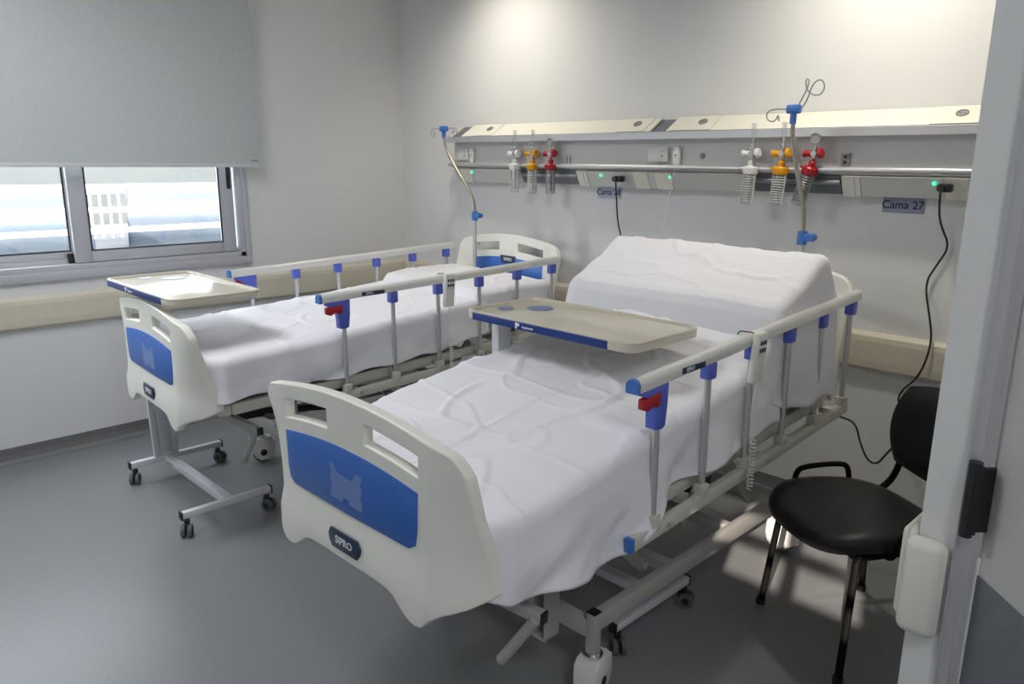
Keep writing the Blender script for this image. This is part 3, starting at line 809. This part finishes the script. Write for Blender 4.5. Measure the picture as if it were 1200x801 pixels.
over_table('beige overbed table standing across the near bed, with two blue round recesses', (-1.765, 2.075, 0), .0, 1.05, .62,
           (-.395, .415, -.28, .14, -.26, .18))
over_table('overbed table with sunlit tray by the window, over the foot of the far bed', (-3.475, 1.325, 0), .0, 1.05, .62,
           (-.405, .325, -.18, .29, -.215, .20))

# ------------------------------------------------------------------ bed hand controls
def remote(label, bedd, v, side=1):
    w = .483; t = bedd['t']; z = 1.015 + t*v + bedd['zo']
    c, s = math.cos(bedd['th']), math.sin(bedd['th'])
    u = side*(w + .037)
    R = thing('bed_control', label, 'remote control', (bedd['x'] + c*u - s*v, bedd['y'] + s*u + c*v, z), bedd['th'], 'corded hand controls on the side rails')
    mt = Matrix.Rotation(.06, 4, 'Y')
    MB().box((-.012, -.030, -.150), (.012, .030, .016), .008, mt, seg=3).build('handset', 'shell', R)
    MB().box((.0118, -.026, -.060), (.0135, .026, .004), .0005, mt).build('key_panel', 'white', R)
    for i in range(2):
        for j in range(3):
            MB().box((.0132, -.019+j*.0145, -.024-i*.024), (.0152, -.009+j*.0145, -.010-i*.024), .001, mt).build('key', 'badge', R)
    MB().tube(smooth_poly([(-.008, -.02, .008), (-.014, -.02, .014), (-.040, -.02, .013), (-.060, -.02, .012), (-.067, -.02, .0)], 2), .0022, 8).build('hanger_hook', 'black', R)
    path = []
    path += [(0, 0, -.150), (-.004, 0, -.20), (-.014, 0, -.26), (-.004, 0.01, -.34)]
    k = 0; cp = [Vector(p) for p in smooth_poly(path, 2)]
    for i in range(14*14):
        a = i/14*2*PI; zz = -.345 - i/(14*14)*.17
        cp.append(Vector((.002 + .009*math.cos(a), .01 + .009*math.sin(a), zz)))
    MB().tube(cp, .0022, 6).build('coiled_cord', 'white', R)
    return R
remote('cream hand control with navy keys hanging on the near bed rail', NB, 1.17)
remote('cream hand control hanging on the rail of the bed by the window wall', FB, 1.24)

# ------------------------------------------------------------------ bed head unit on the back wall
U0, U1 = -3.93, XR-.004
H = thing('bed_head_unit', 'long horizontal wall unit above the beds with sockets, lamps and gas outlets', 'medical wall unit', (0, YB, 0))
def Yd(d): return -d
# upper sloped covers, back boxes
core = [(-.001, 1.47), (-.045, 1.475), (-.085, 1.555), (-.085, 1.575), (-.098, 1.585), (-.098, 1.712), (-.12, 1.714), (-.12, 1.735), (-.03, 1.79), (-.001, 1.80)]
MB().prism(core, U0+.02, U1, 'X').build('housing', 'panel', H, smooth=False)
MB().box((U0, -.150, 1.711), (U1, -.112, 1.747), .0015, seg=1).build('front_edge', 'alu', H, smooth=False, label='silver front lip')
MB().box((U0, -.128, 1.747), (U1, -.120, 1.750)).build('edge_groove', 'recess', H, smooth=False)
sl = math.atan2(.070, .115)
def slope_panel(x0, x1, m, name, lift=0., v0=.0, v1=1., th_=.006):
    a = Vector((0, -.126, 1.747)); b = Vector((0, -.004, 1.822)); n = Vector((0, -(b.z-a.z), (b.y-a.y))).normalized()
    p0 = a.lerp(b, v0) + n*lift; p1 = a.lerp(b, v1) + n*lift
    q0, q1 = p0 - n*th_, p1 - n*th_
    mb = MB().prism([(p0.y, p0.z), (p1.y, p1.z), (q1.y, q1.z), (q0.y, q0.z)], x0, x1, 'X')
    return mb
dvd = -2.315
for (x0, x1) in ((U0+.11, dvd-.05), (dvd+.05, U1)):
    slope_panel(x0, x1, 'slope', 'c').build('sloped_cover', 'slope', H, smooth=False)
MB().prism([(-.126, 1.735), (-.004, 1.79), (-.004, 1.822), (-.126, 1.747)], U0, U0+.012, 'X').build('end_plate', 'slope', H, smooth=False)
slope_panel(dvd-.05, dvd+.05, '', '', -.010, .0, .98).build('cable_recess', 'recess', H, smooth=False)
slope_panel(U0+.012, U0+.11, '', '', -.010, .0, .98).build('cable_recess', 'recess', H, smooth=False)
# medical rail
MB().tube([(U0, -.128, 1.575), (U1, -.128, 1.575)], .0125, 14).build('equipment_rail', 'alu', H)
m = MB()
for x in (-3.85, -3.2, -2.55, -2.1, -1.45, -.80): m.box((x-.012, -.13, 1.568), (x+.012, -.09, 1.582))
m.build('rail_bracket', 'alu', H)
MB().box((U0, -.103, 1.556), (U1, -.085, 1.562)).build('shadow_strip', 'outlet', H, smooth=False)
# lower sloped covers with two open steel recesses
a0, b0 = (-.0935, 1.553), (-.050, 1.473)
def low_panel(x0, x1, off=.004, sk=0.):
    mb = MB(); b = bmesh.new()
    P = [(x0, *a0), (x1, *a0), (x1 - sk, *b0), (x0 + sk, *b0)]
    A = [b.verts.new((x, y-off, z-off*.5)) for x, y, z in P]; B_ = [b.verts.new((x, y+.003, z+.002)) for x, y, z in P]
    b.faces.new(A); b.faces.new(B_[::-1])
    for i in range(4): b.faces.new((A[i], A[(i+1) % 4], B_[(i+1) % 4], B_[i]))
    mb._merge(b); return mb
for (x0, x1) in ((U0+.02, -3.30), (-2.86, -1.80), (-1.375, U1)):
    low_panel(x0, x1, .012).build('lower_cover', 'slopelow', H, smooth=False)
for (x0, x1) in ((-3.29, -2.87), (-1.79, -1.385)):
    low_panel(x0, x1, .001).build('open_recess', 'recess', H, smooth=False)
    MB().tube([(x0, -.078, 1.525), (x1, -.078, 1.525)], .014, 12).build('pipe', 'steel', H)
for (x, w_) in ((-2.82, .07), (-2.42, .09), (-2.28, .10), (-1.335, .075), (-3.80, .09), (-.93, .08)):
    low_panel(x-w_/2, x+w_/2, .0165, .0).build('module_plate', 'slope', H, smooth=False)
for (x, w_) in ((-2.82, .03), (-1.335, .03)):
    low_panel(x-w_/2, x+w_/2, .020).build('switch_rocker', 'white', H, smooth=False)
for x in (-3.74, -2.683, -2.238, -1.010):
    MB().sphere((x, -.100, 1.527), .0075, 8).build('status_light', 'led', H)
for x in (-3.86, -.925):
    MB().sphere((x, -.088, 1.515), .004, 6).sphere((x+.02, -.084, 1.503), .004, 6).build('socket_hole', 'outlet', H)
# sockets on the sloped covers
def slope_socket(x):
    a = Vector((0, -.126, 1.747)); b = Vector((0, -.004, 1.822)); n = Vector((0, -(b.z-a.z), (b.y-a.y))).normalized()
    c = a.lerp(b, .55)
    pl = slope_panel(x-.085, x+.085, '', '', .004, .04, .97, .003).build('power_socket', 'slope', H, smooth=False)
    mt = Matrix.Translation((x+.01, c.y, c.z)+Vector((0, 0, 0)) if False else Vector((x+.01, c.y, c.z)) + n*.003) @ n.to_track_quat('Z', 'Y').to_matrix().to_4x4()
    MB().lathe([(.0, .002), (.019, .002), (.0195, .006), (.023, .006), (.023, .0)], 24, mt).build('socket_well', 'outlet', pl)
    mb = MB(); mb.lathe([(.0, .0028), (.004, .0028), (.004, .0025)], 8, mt @ Matrix.Translation((.008, 0, 0))); mb.lathe([(.0, .0028), (.004, .0028), (.004, .0025)], 8, mt @ Matrix.Translation((-.008, 0, 0)))
    mb.build('socket_hole', 'black', pl)
for x in (-3.62, -2.49, -2.10, -.965): slope_socket(x)
slope_panel(-2.245, -2.18, '', '', .004, .04, .97, .003).build('module_plate', 'slope', H, smooth=False)
# round nurse-call outlets and data sockets on the vertical panel
for x, z in ((-2.058, 1.632), (-2.93, 1.61)):
    if x == -2.058:
        MB().cyl((x, -.098, z), (x, -.104, z), .014, 20).cyl((x, -.104, z), (x, -.106, z), .009, 16).build('call_outlet', 'outlet', H)
    else:
        MB().box((x-.004, -.102, z-.022), (x+.002, -.097, z+.022)).box((x+.022, -.102, z-.022), (x+.027, -.097, z+.022)).build('vent_slot', 'outlet', H, smooth=False)
MB().box((-1.385, -.106, 1.592), (-1.345, -.097, 1.642), .002).build('data_socket', 'outlet', H)
MB().box((-1.372, -.108, 1.600), (-1.358, -.1055, 1.612)).box((-1.372, -.108, 1.622), (-1.358, -.1055, 1.634)).build('socket_hole', 'black', H, smooth=False)

# nurse call boxes and handsets hung on the panel
def call_box(x, label, w=.115):
    t = thing('nurse_call_box', label, 'call box', (x, YB-.0985, 1.638), 0, 'nurse call boxes')
    MB().box((-w/2, -.022, -.036), (w/2, 0, .036), .003).build('casing', 'white', t)
    MB().box((-w/2+.004, -.0235, -.032), (w/2-.004, -.0215, .032), .001).build('face_plate', 'panel', t)
    MB().cyl((w/2-.028, -.0235, -.008), (w/2-.028, -.027, -.008), .006, 14).box((w/2-.034, -.0245, .012), (w/2-.02, -.023, .016)).build('button', 'outlet', t)
    MB().tube([(0, -.011, -.036), (0, -.011, -.052)], .003, 8).build('lead', 'white', t)
def handset(x, label, cord=True):
    t = thing('call_handset', label, 'handset', (x, YB-.0985, 1.632), 0, 'nurse call handsets')
    MB().prism([(-.017, -.042), (-.010, -.048), (.010, -.048), (.017, -.042), (.020, .02), (.016, .04), (.010, .046), (-.010, .046), (-.016, .04), (-.020, .02)], -.024, -.0, 'Y', .005).build('body', 'white', t)
    MB().cyl((0, -.0245, .002), (0, -.026, .002), .006, 14).build('button', 'outlet', t)
    if cord:
        pts = smooth_poly([(0, -.012, -.046), (0, -.03, -.07), (-.005, -.045, -.16), (-.03, -.045, -.30), (-.05, -.045, -.40)], 2)
        MB().tube(pts, .0016, 6).build('cord', 'white', t)
        cp = []
        for i in range(12*12):
            a = i/12*2*PI; cp.append(Vector((-.05 + .006*math.cos(a), -.045 + .006*math.sin(a), -.40 - i/(144)*.16)))
        MB().tube(cp, .0016, 5).build('coiled_cord', 'white', t)
call_box(-2.306, 'white call box on the wall unit above the near bed'); handset(-2.195, 'white call handset beside the middle call box, coiled cord below')
call_box(-3.815, 'white call box at the left end of the wall unit'); handset(-3.722, 'white call handset at the left end of the wall unit', cord=False)

# ------------------------------------------------------------------ flowmeters and suction bottles
def flowmeter(x, kind, label, tilt=0.):
    col = {'w': 'white', 'y': 'yellow', 'r': 'red'}[kind]
    t = thing('gas_flowmeter', label, 'flowmeter', (x, YB-.098, 1.641), 0, 'gas outlet flowmeters')
    MB().cyl((0, 0, 0), (0, -.035, 0), .018, 20).cyl((0, -.035, 0), (0, -.065, 0), .012, 16).cyl((-.0, -.05, -.02), (0, -.05, .022), .009, 14).build('valve_body', 'chrome', t)
    MB().cyl((-.010, -.05, 0), (-.036, -.056, 0), .013, 18).cyl((-.036, -.056, 0), (-.046, -.058, 0), .016, 18).build('side_cap', col, t)
    mb = MB().cyl((.010, -.05, 0), (.022, -.052, 0), .008, 12)
    mb.lathe([(.0, 0), (.017, 0), (.022, .004), (.022, .016), (.017, .02), (0, .02)], 20, Matrix.Translation((.020, -.056, 0)) @ Matrix.Rotation(math.radians(75), 4, 'Y'))
    mb.build('control_knob', col, t)
    if kind == 'r':
        mt = Matrix.Translation((.005, -.062, .062)) @ Matrix.Rotation(PI/2, 4, 'X')
        MB().lathe([(.0, -.012), (.022, -.012), (.024, -.006), (.024, .008), (.021, .010), (.021, .006), (0, .006)], 28, mt).build('gauge', 'chrome', t)
        MB().lathe([(0, .0062), (.0205, .0062), (.0205, .0072), (0, .0072)], 24, mt).build('gauge_dial', 'outlet', t)
        MB().cyl((.004, -.05, .02), (.004, -.055, .042), .006, 10).build('gauge_stem', 'chrome', t)
    else:
        MB().lathe([(0, 0), (.013, 0), (.014, .004), (.011, .01), (.011, .10), (.014, .104), (.013, .112), (0, .112)], 18, Matrix.Translation((0, -.05, .022))).build('flow_tube', 'clear', t)
        MB().cyl((0, -.05, .022), (0, -.05, .132), .0028, 8).build('inner_tube', 'white', t)
        MB().sphere((0, -.05, .048), .0042, 6).build('float_ball', 'steel', t)
    # coupling and collar
    g = bpy.data.objects.new('humidifier_bottle', None); C.objects.link(g); g.parent = t
    g.location = (0, -.05, -.02); g.rotation_euler = (0, tilt, 0)
    MB().cyl((0, 0, 0), (0, 0, -.012), .007, 12).lathe([(0, -.034), (.014, -.034), (.016, -.028), (.016, -.016), (.012, -.012), (0, -.012)], 16).build('coupling', col, g)
    prof = [(0, -.070), (.030, -.070), (.033, -.064), (.033, -.042), (.028, -.036), (.012, -.033), (0, -.033)]
    m = MB().lathe(prof, 24)
    for k in range(18):
        a = k/18*2*PI; m.box((-.002, .0325, -.066), (.002, .0345, -.044), 0, Matrix.Rotation(a, 4, 'Z'))
    m.cyl((-.03, 0, -.05), (-.047, 0, -.046), .006, 12)
    m.build('bottle_lid', col, g)
    b = [(0, -.205), (.022, -.205), (.026, -.20)]
    for k in range(11):
        z = -.195 + k*.011; b += [(.0265, z), (.0285, z+.003), (.0265, z+.006)]
    b += [(.027, -.072), (.024, -.071)]
    MB().lathe(b, 20).build('ribbed_bottle', 'clear', g)
    m = MB()
    for k in range(11): 
        z = -.19 + k*.0108
        m.lathe([(.0285, z), (.0295, z+.0015), (.0285, z+.003), (.0275, z+.0015)], 20)
    m.box((-.0295, -.008, -.20), (-.0270, .004, -.072)).box((.0270, -.008, -.20), (.0295, .004, -.072))
    m.build('graduation', 'white' if kind != 'r' else 'steel', g)
    MB().tube([(.006, 0, -.07), (.006, 0, -.175)], .003, 8).sphere((.006, 0, -.178), .006, 6).build('dip_tube', {'w': 'steel', 'y': 'steel', 'r': 'red'}[kind], g)
    return t
for x, k, l, ti in ((-3.30, 'w', 'white flowmeter with clear bottle, leftmost of the left trio on the wall unit', 0.),
                (-3.155, 'y', 'yellow flowmeter with clear bottle, middle of the left trio on the wall unit', 0.),
                (-3.010, 'r', 'red suction regulator with gauge and clear bottle in the left trio', 0.),
                (-1.770, 'w', 'white flowmeter with clear bottle, leftmost of the right trio', .06),
                (-1.625, 'y', 'yellow flowmeter with clear bottle, middle of the right trio', .06),
                (-1.480, 'r', 'red suction regulator with gauge and tilted bottle behind the near IV pole', .28)):
    flowmeter(x, k, l, ti)

# ------------------------------------------------------------------ bed number signs
def sign(x0, x1, s, label, pm='sign'):
    t = thing('bed_sign', label, 'sign', ((x0+x1)/2, YB, 1.434), 0)
    w = (x1-x0)/2
    MB().box((-w, -.008, -.031), (w, -.0005, .031), .001).build('plate', pm, t)
    text(s, .046, 'lettering', 'signtext', t, (0, -.0088, 0), (PI/2, 0, 0))
sign(-1.227, -1.066, 'Cama 27', 'grey-blue plate reading Cama 27 under the wall unit')
sign(-2.774, -2.620, 'Cama 28', 'grey-blue plate with painted glare reading Cama 28 under the wall unit', 'signglare')

# ------------------------------------------------------------------ mains cords
def cord(label, plug, pts):
    t = thing('power_cord', label, 'power cord', (0, 0, 0))
    x, y, z = plug
    MB().box((x-.026, y-.02, z-.016), (x+.022, y+.022, z+.016), .007).cyl((x-.01, y-.02, z), (x-.01, y-.034, z), .014, 12).build('plug', 'black', t)
    MB().tube(smooth_poly(pts, 3), .0042, 8).build('cable', 'black', t)
cord('black mains cord hanging from the socket beside Cama 28 down behind the beds', (-2.535, YB-.128, 1.512),
     [(-2.545, YB-.145, 1.50), (-2.57, YB-.10, 1.42), (-2.60, YB-.05, 1.32), (-2.60, YB-.03, 1.25), (-2.585, YB-.02, 1.19), (-2.65, YB-.03, 1.10), (-2.70, YB-.05, 1.02), (-2.66, YB-.09, .80), (-2.5, YB-.13, .45), (-2.35, YB-.15, .05), (-2.2, YB-.3, .007), (-2.0, 3.0, .007)])
cord('black mains cord running from the right socket down to the floor behind the chair', (-.958, YB-.128, 1.512),
     [(-.970, YB-.145, 1.50), (-.985, YB-.08, 1.42), (-.985, YB-.03, 1.36), (-.945, YB-.02, 1.28), (-.985, YB-.02, 1.20), (-1.02, YB-.02, 1.12), (-.975, YB-.04, .98), (-.955, YB-.05, .90), (-.965, YB-.055, .80), (-.995, YB-.05, .72), (-1.045, YB-.03, .665), (-1.06, YB-.04, .62), (-1.03, YB-.06, .57), (-.93, YB-.08, .50), (-.86, YB-.10, .30), (-.84, YB-.14, .03), (-.82, YB-.2, .007), (-.78, 3.05, .007)])
t = thing('bed_cable', 'black cable looping from the head corner of the near bed towards the chair', 'cable', (0, 0, 0))
MB().tube(smooth_poly([(-1.150, 2.985, .612), (-1.135, 2.99, .609), (-1.078, 2.99, 0.600), (-1.052, 2.99, 0.518), (-1.016, 2.99, 0.456), (-0.979, 2.99, 0.453), (-0.953, 2.99, 0.503), (-0.921, 2.99, 0.554), (-.80, 3.02, .55), (-.74, 3.06, .45), (-.72, 3.08, .2), (-.71, 3.10, .007), (-.66, 3.15, .007)], 3), .0040, 8).build('cable', 'black', t)
MB().cyl((-1.172, 2.985, .618), (-1.148, 2.985, .612), .0075, 10).build('connector', 'black', t)

# ------------------------------------------------------------------ visitor chair
cx, cy = -.843, 2.518
ang = math.atan2(.37, .28)      # front legs run along (.37,-.28); chair faces (-.53,-.85)
fwd = Vector((-.527, -.850)); rz = math.atan2(fwd.y, fwd.x) + PI/2   # local -Y is forward
CH = thing('visitor_chair', 'black padded visitor chair standing by the near bed, partly hidden by the door jamb', 'chair', (cx, cy, 0), rz)
hw_ = .23; fy, by = -.215, .215
pad = []
for k in range(40):
    a = 2*PI*k/40; n_ = 3.0
    c_, s_ = math.cos(a), math.sin(a)
    x = .245*abs(c_)**(2/n_)*(1 if c_ > 0 else -1); y = .235*abs(s_)**(2/n_)*(1 if s_ > 0 else -1)
    if y < 0: x *= 1.0
    else: x *= 1 - .12*(y/.235)
    pad.append((x, y-.055))
m = MB(); b = bmesh.new(); rings = []
for (sc_k, z) in ((.93, .425), (.985, .432), (1.0, .448), (.99, .468), (.94, .482), (.8, .489), (.5, .492)):
    rings.append([b.verts.new((x*sc_k, (y+.055)*sc_k-.055, z + .012*((x/.245)**2) - (.018*max(0, (-(y+.055)-.12)/.12)))) for x, y in pad])
for A, B_ in zip(rings, rings[1:]):
    for j in range(40): b.faces.new((A[j], A[(j+1) % 40], B_[(j+1) % 40], B_[j]))
b.faces.new(rings[0][::-1]); b.faces.new(rings[-1]); m._merge(b)
m.build('seat', 'chairfab', CH)
# backrest: curved padded oval
m = MB(); b = bmesh.new(); N = 14; K = 10
def backpt(u, w, d):
    x = .235*u; z = .69 + .165*w
    sup = (abs(u)**3.2 + abs(w)**3.2)
    return Vector((x*(1 - .10*(1-w)/2*1), by + .055 + .05*(w*.5+.5) - .045*u*u*(-1)*-1 + d, z))
front, back_ = {}, {}
for i in range(N+1):
    for j in range(K+1):
        u = -1 + 2*i/N; w = -1 + 2*j/K
        # squircle mapping
        uu = u*math.sqrt(max(0, 1 - w*w*.32)); ww = w*math.sqrt(max(0, 1 - u*u*.32))
        ed = max(abs(u), abs(w)); th_ = .020*math.sqrt(max(0, 1-ed**6)) + .004
        front[i, j] = b.verts.new(backpt(uu, ww, -th_)); back_[i, j] = b.verts.new(backpt(uu, ww, th_))
for i in range(N):
    for j in range(K):
        b.faces.new((front[i, j], front[i+1, j], front[i+1, j+1], front[i, j+1])); b.faces.new((back_[i, j], back_[i, j+1], back_[i+1, j+1], back_[i+1, j]))
for i in range(N):
    for j in (0, K): b.faces.new((front[i, j], front[i+1, j], back_[i+1, j], back_[i, j]))
for j in range(K):
    for i in (0, N): b.faces.new((front[i, j], front[i, j+1], back_[i, j+1], back_[i, j]))
m._merge(b); m.build('backrest', 'chairfab', CH)
fl = (.0135, .0095)
for s in (-1, 1):
    MB().tube([(s*hw_, fy, .002), (s*.205, fy+.035, .40), (s*.20, fy+.05, .424)], .012, 14, flat=(.0145, .0105)).build('leg', 'chairtube', CH)
    MB().tube([(s*hw_, by, .002), (s*.205, by-.03, .40), (s*.20, by-.04, .424)], .012, 14, flat=(.0145, .0105)).build('leg', 'chairtube', CH)
    MB().tube(smooth_poly([(s*.20, .02, .418), (s*.20, .12, .418), (s*.198, .20, .425), (s*.195, .262, .47), (s*.19, .285, .56), (s*.185, .292, .64), (s*.18, .300, .72)], 2), .0125, 14, flat=(.0135, .0105)).build('back_upright', 'chairtube', CH)
    MB().tube(smooth_poly([(s*.22, -.10, .43), (s*.262, -.10, .435), (s*.268, -.095, .50), (s*.268, -.06, .518), (s*.268, .09, .518), (s*.268, .125, .50), (s*.262, .13, .435), (s*.21, .13, .43)], 2), .010, 12).build('side_loop', 'chairtube', CH)
    for y_ in (fy, by):
        MB().cyl((s*hw_, y_, 0), (s*hw_, y_, .022), .0165, 14).build('foot_cap', 'rubber', CH)
m = MB().tube([(-.20, fy+.04, .412), (.20, fy+.04, .412)], .010, 12).tube([(-.20, by-.04, .412), (.20, by-.04, .412)], .010, 12)
m.tube([(-.20, fy+.04, .412), (-.20, by-.04, .412)], .010, 12).tube([(.20, fy+.04, .412), (.20, by-.04, .412)], .010, 12)
m.build('seat_frame', 'chairtube', CH)

# ------------------------------------------------------------------ lights
w = bpy.data.worlds.new('World'); sc.world = w; w.use_nodes = True
bg = w.node_tree.nodes['Background']
bg.inputs['Color'].default_value = (.86, .93, 1, 1); bg.inputs['Strength'].default_value = 9.0
def light(name, kind, loc, energy, col, **k):
    l = bpy.data.lights.new(name, kind); l.energy = energy; l.color = col
    for a, v_ in k.items(): setattr(l, a, v_)
    o = bpy.data.objects.new(name, l); C.objects.link(o); o.location = loc
    return o
s = light('sun', 'SUN', (3, -6, 5), 10.0, (1, .86, .74), angle=.006)
s.rotation_euler = Vector((-.342, .94, -.404)).to_track_quat('-Z', 'Y').to_euler()
for x in (-3.42, -1.25):
    a = light('ceiling_downlight', 'SPOT', (x, YB-.62, ZC-.03), 42 if x < -3 else 56, (1, .92, .78), spot_size=2.2, spot_blend=1., shadow_soft_size=.07)
    a.rotation_euler = Vector((0, .45, -1)).to_track_quat('-Z', 'Y').to_euler()
a = light('fill_light', 'AREA', (1.0, .2, ZC-.06), 30, (.95, .97, 1), shape='RECTANGLE', size=1.2, size_y=.6)  # unseen fill added on the corridor side to light the doorway
a = light('fill_light', 'AREA', (-3.1, .6, ZC-.06), 30, (.96, .97, 1), shape='RECTANGLE', size=1.2, size_y=.6)  # added fill that brightens the left wall and floor, no visible fitting

# ------------------------------------------------------------------ camera
cam = bpy.data.cameras.new('camera'); co = bpy.data.objects.new('camera', cam); C.objects.link(co)
cam.sensor_width = 36; cam.lens = .89139941*1000*36/1200; cam.clip_start = .05; cam.clip_end = 200
r_ = Vector((0.70145797, 0.71266287, 0.00826756)); u_ = Vector((-0.17056605, 0.15659865, 0.97282274)); f_ = Vector((-0.69199996, 0.68380443, -0.23140346))
co.matrix_world = Matrix(((r_.x, u_.x, -f_.x, 0), (r_.y, u_.y, -f_.y, 0), (r_.z, u_.z, -f_.z, 1.6), (0, 0, 0, 1)))
sc.camera = co
sc.view_settings.view_transform = 'Standard'; sc.view_settings.look = 'None'
sc.view_settings.gamma = 1; sc.view_settings.use_curve_mapping = False; sc.view_settings.exposure = .12
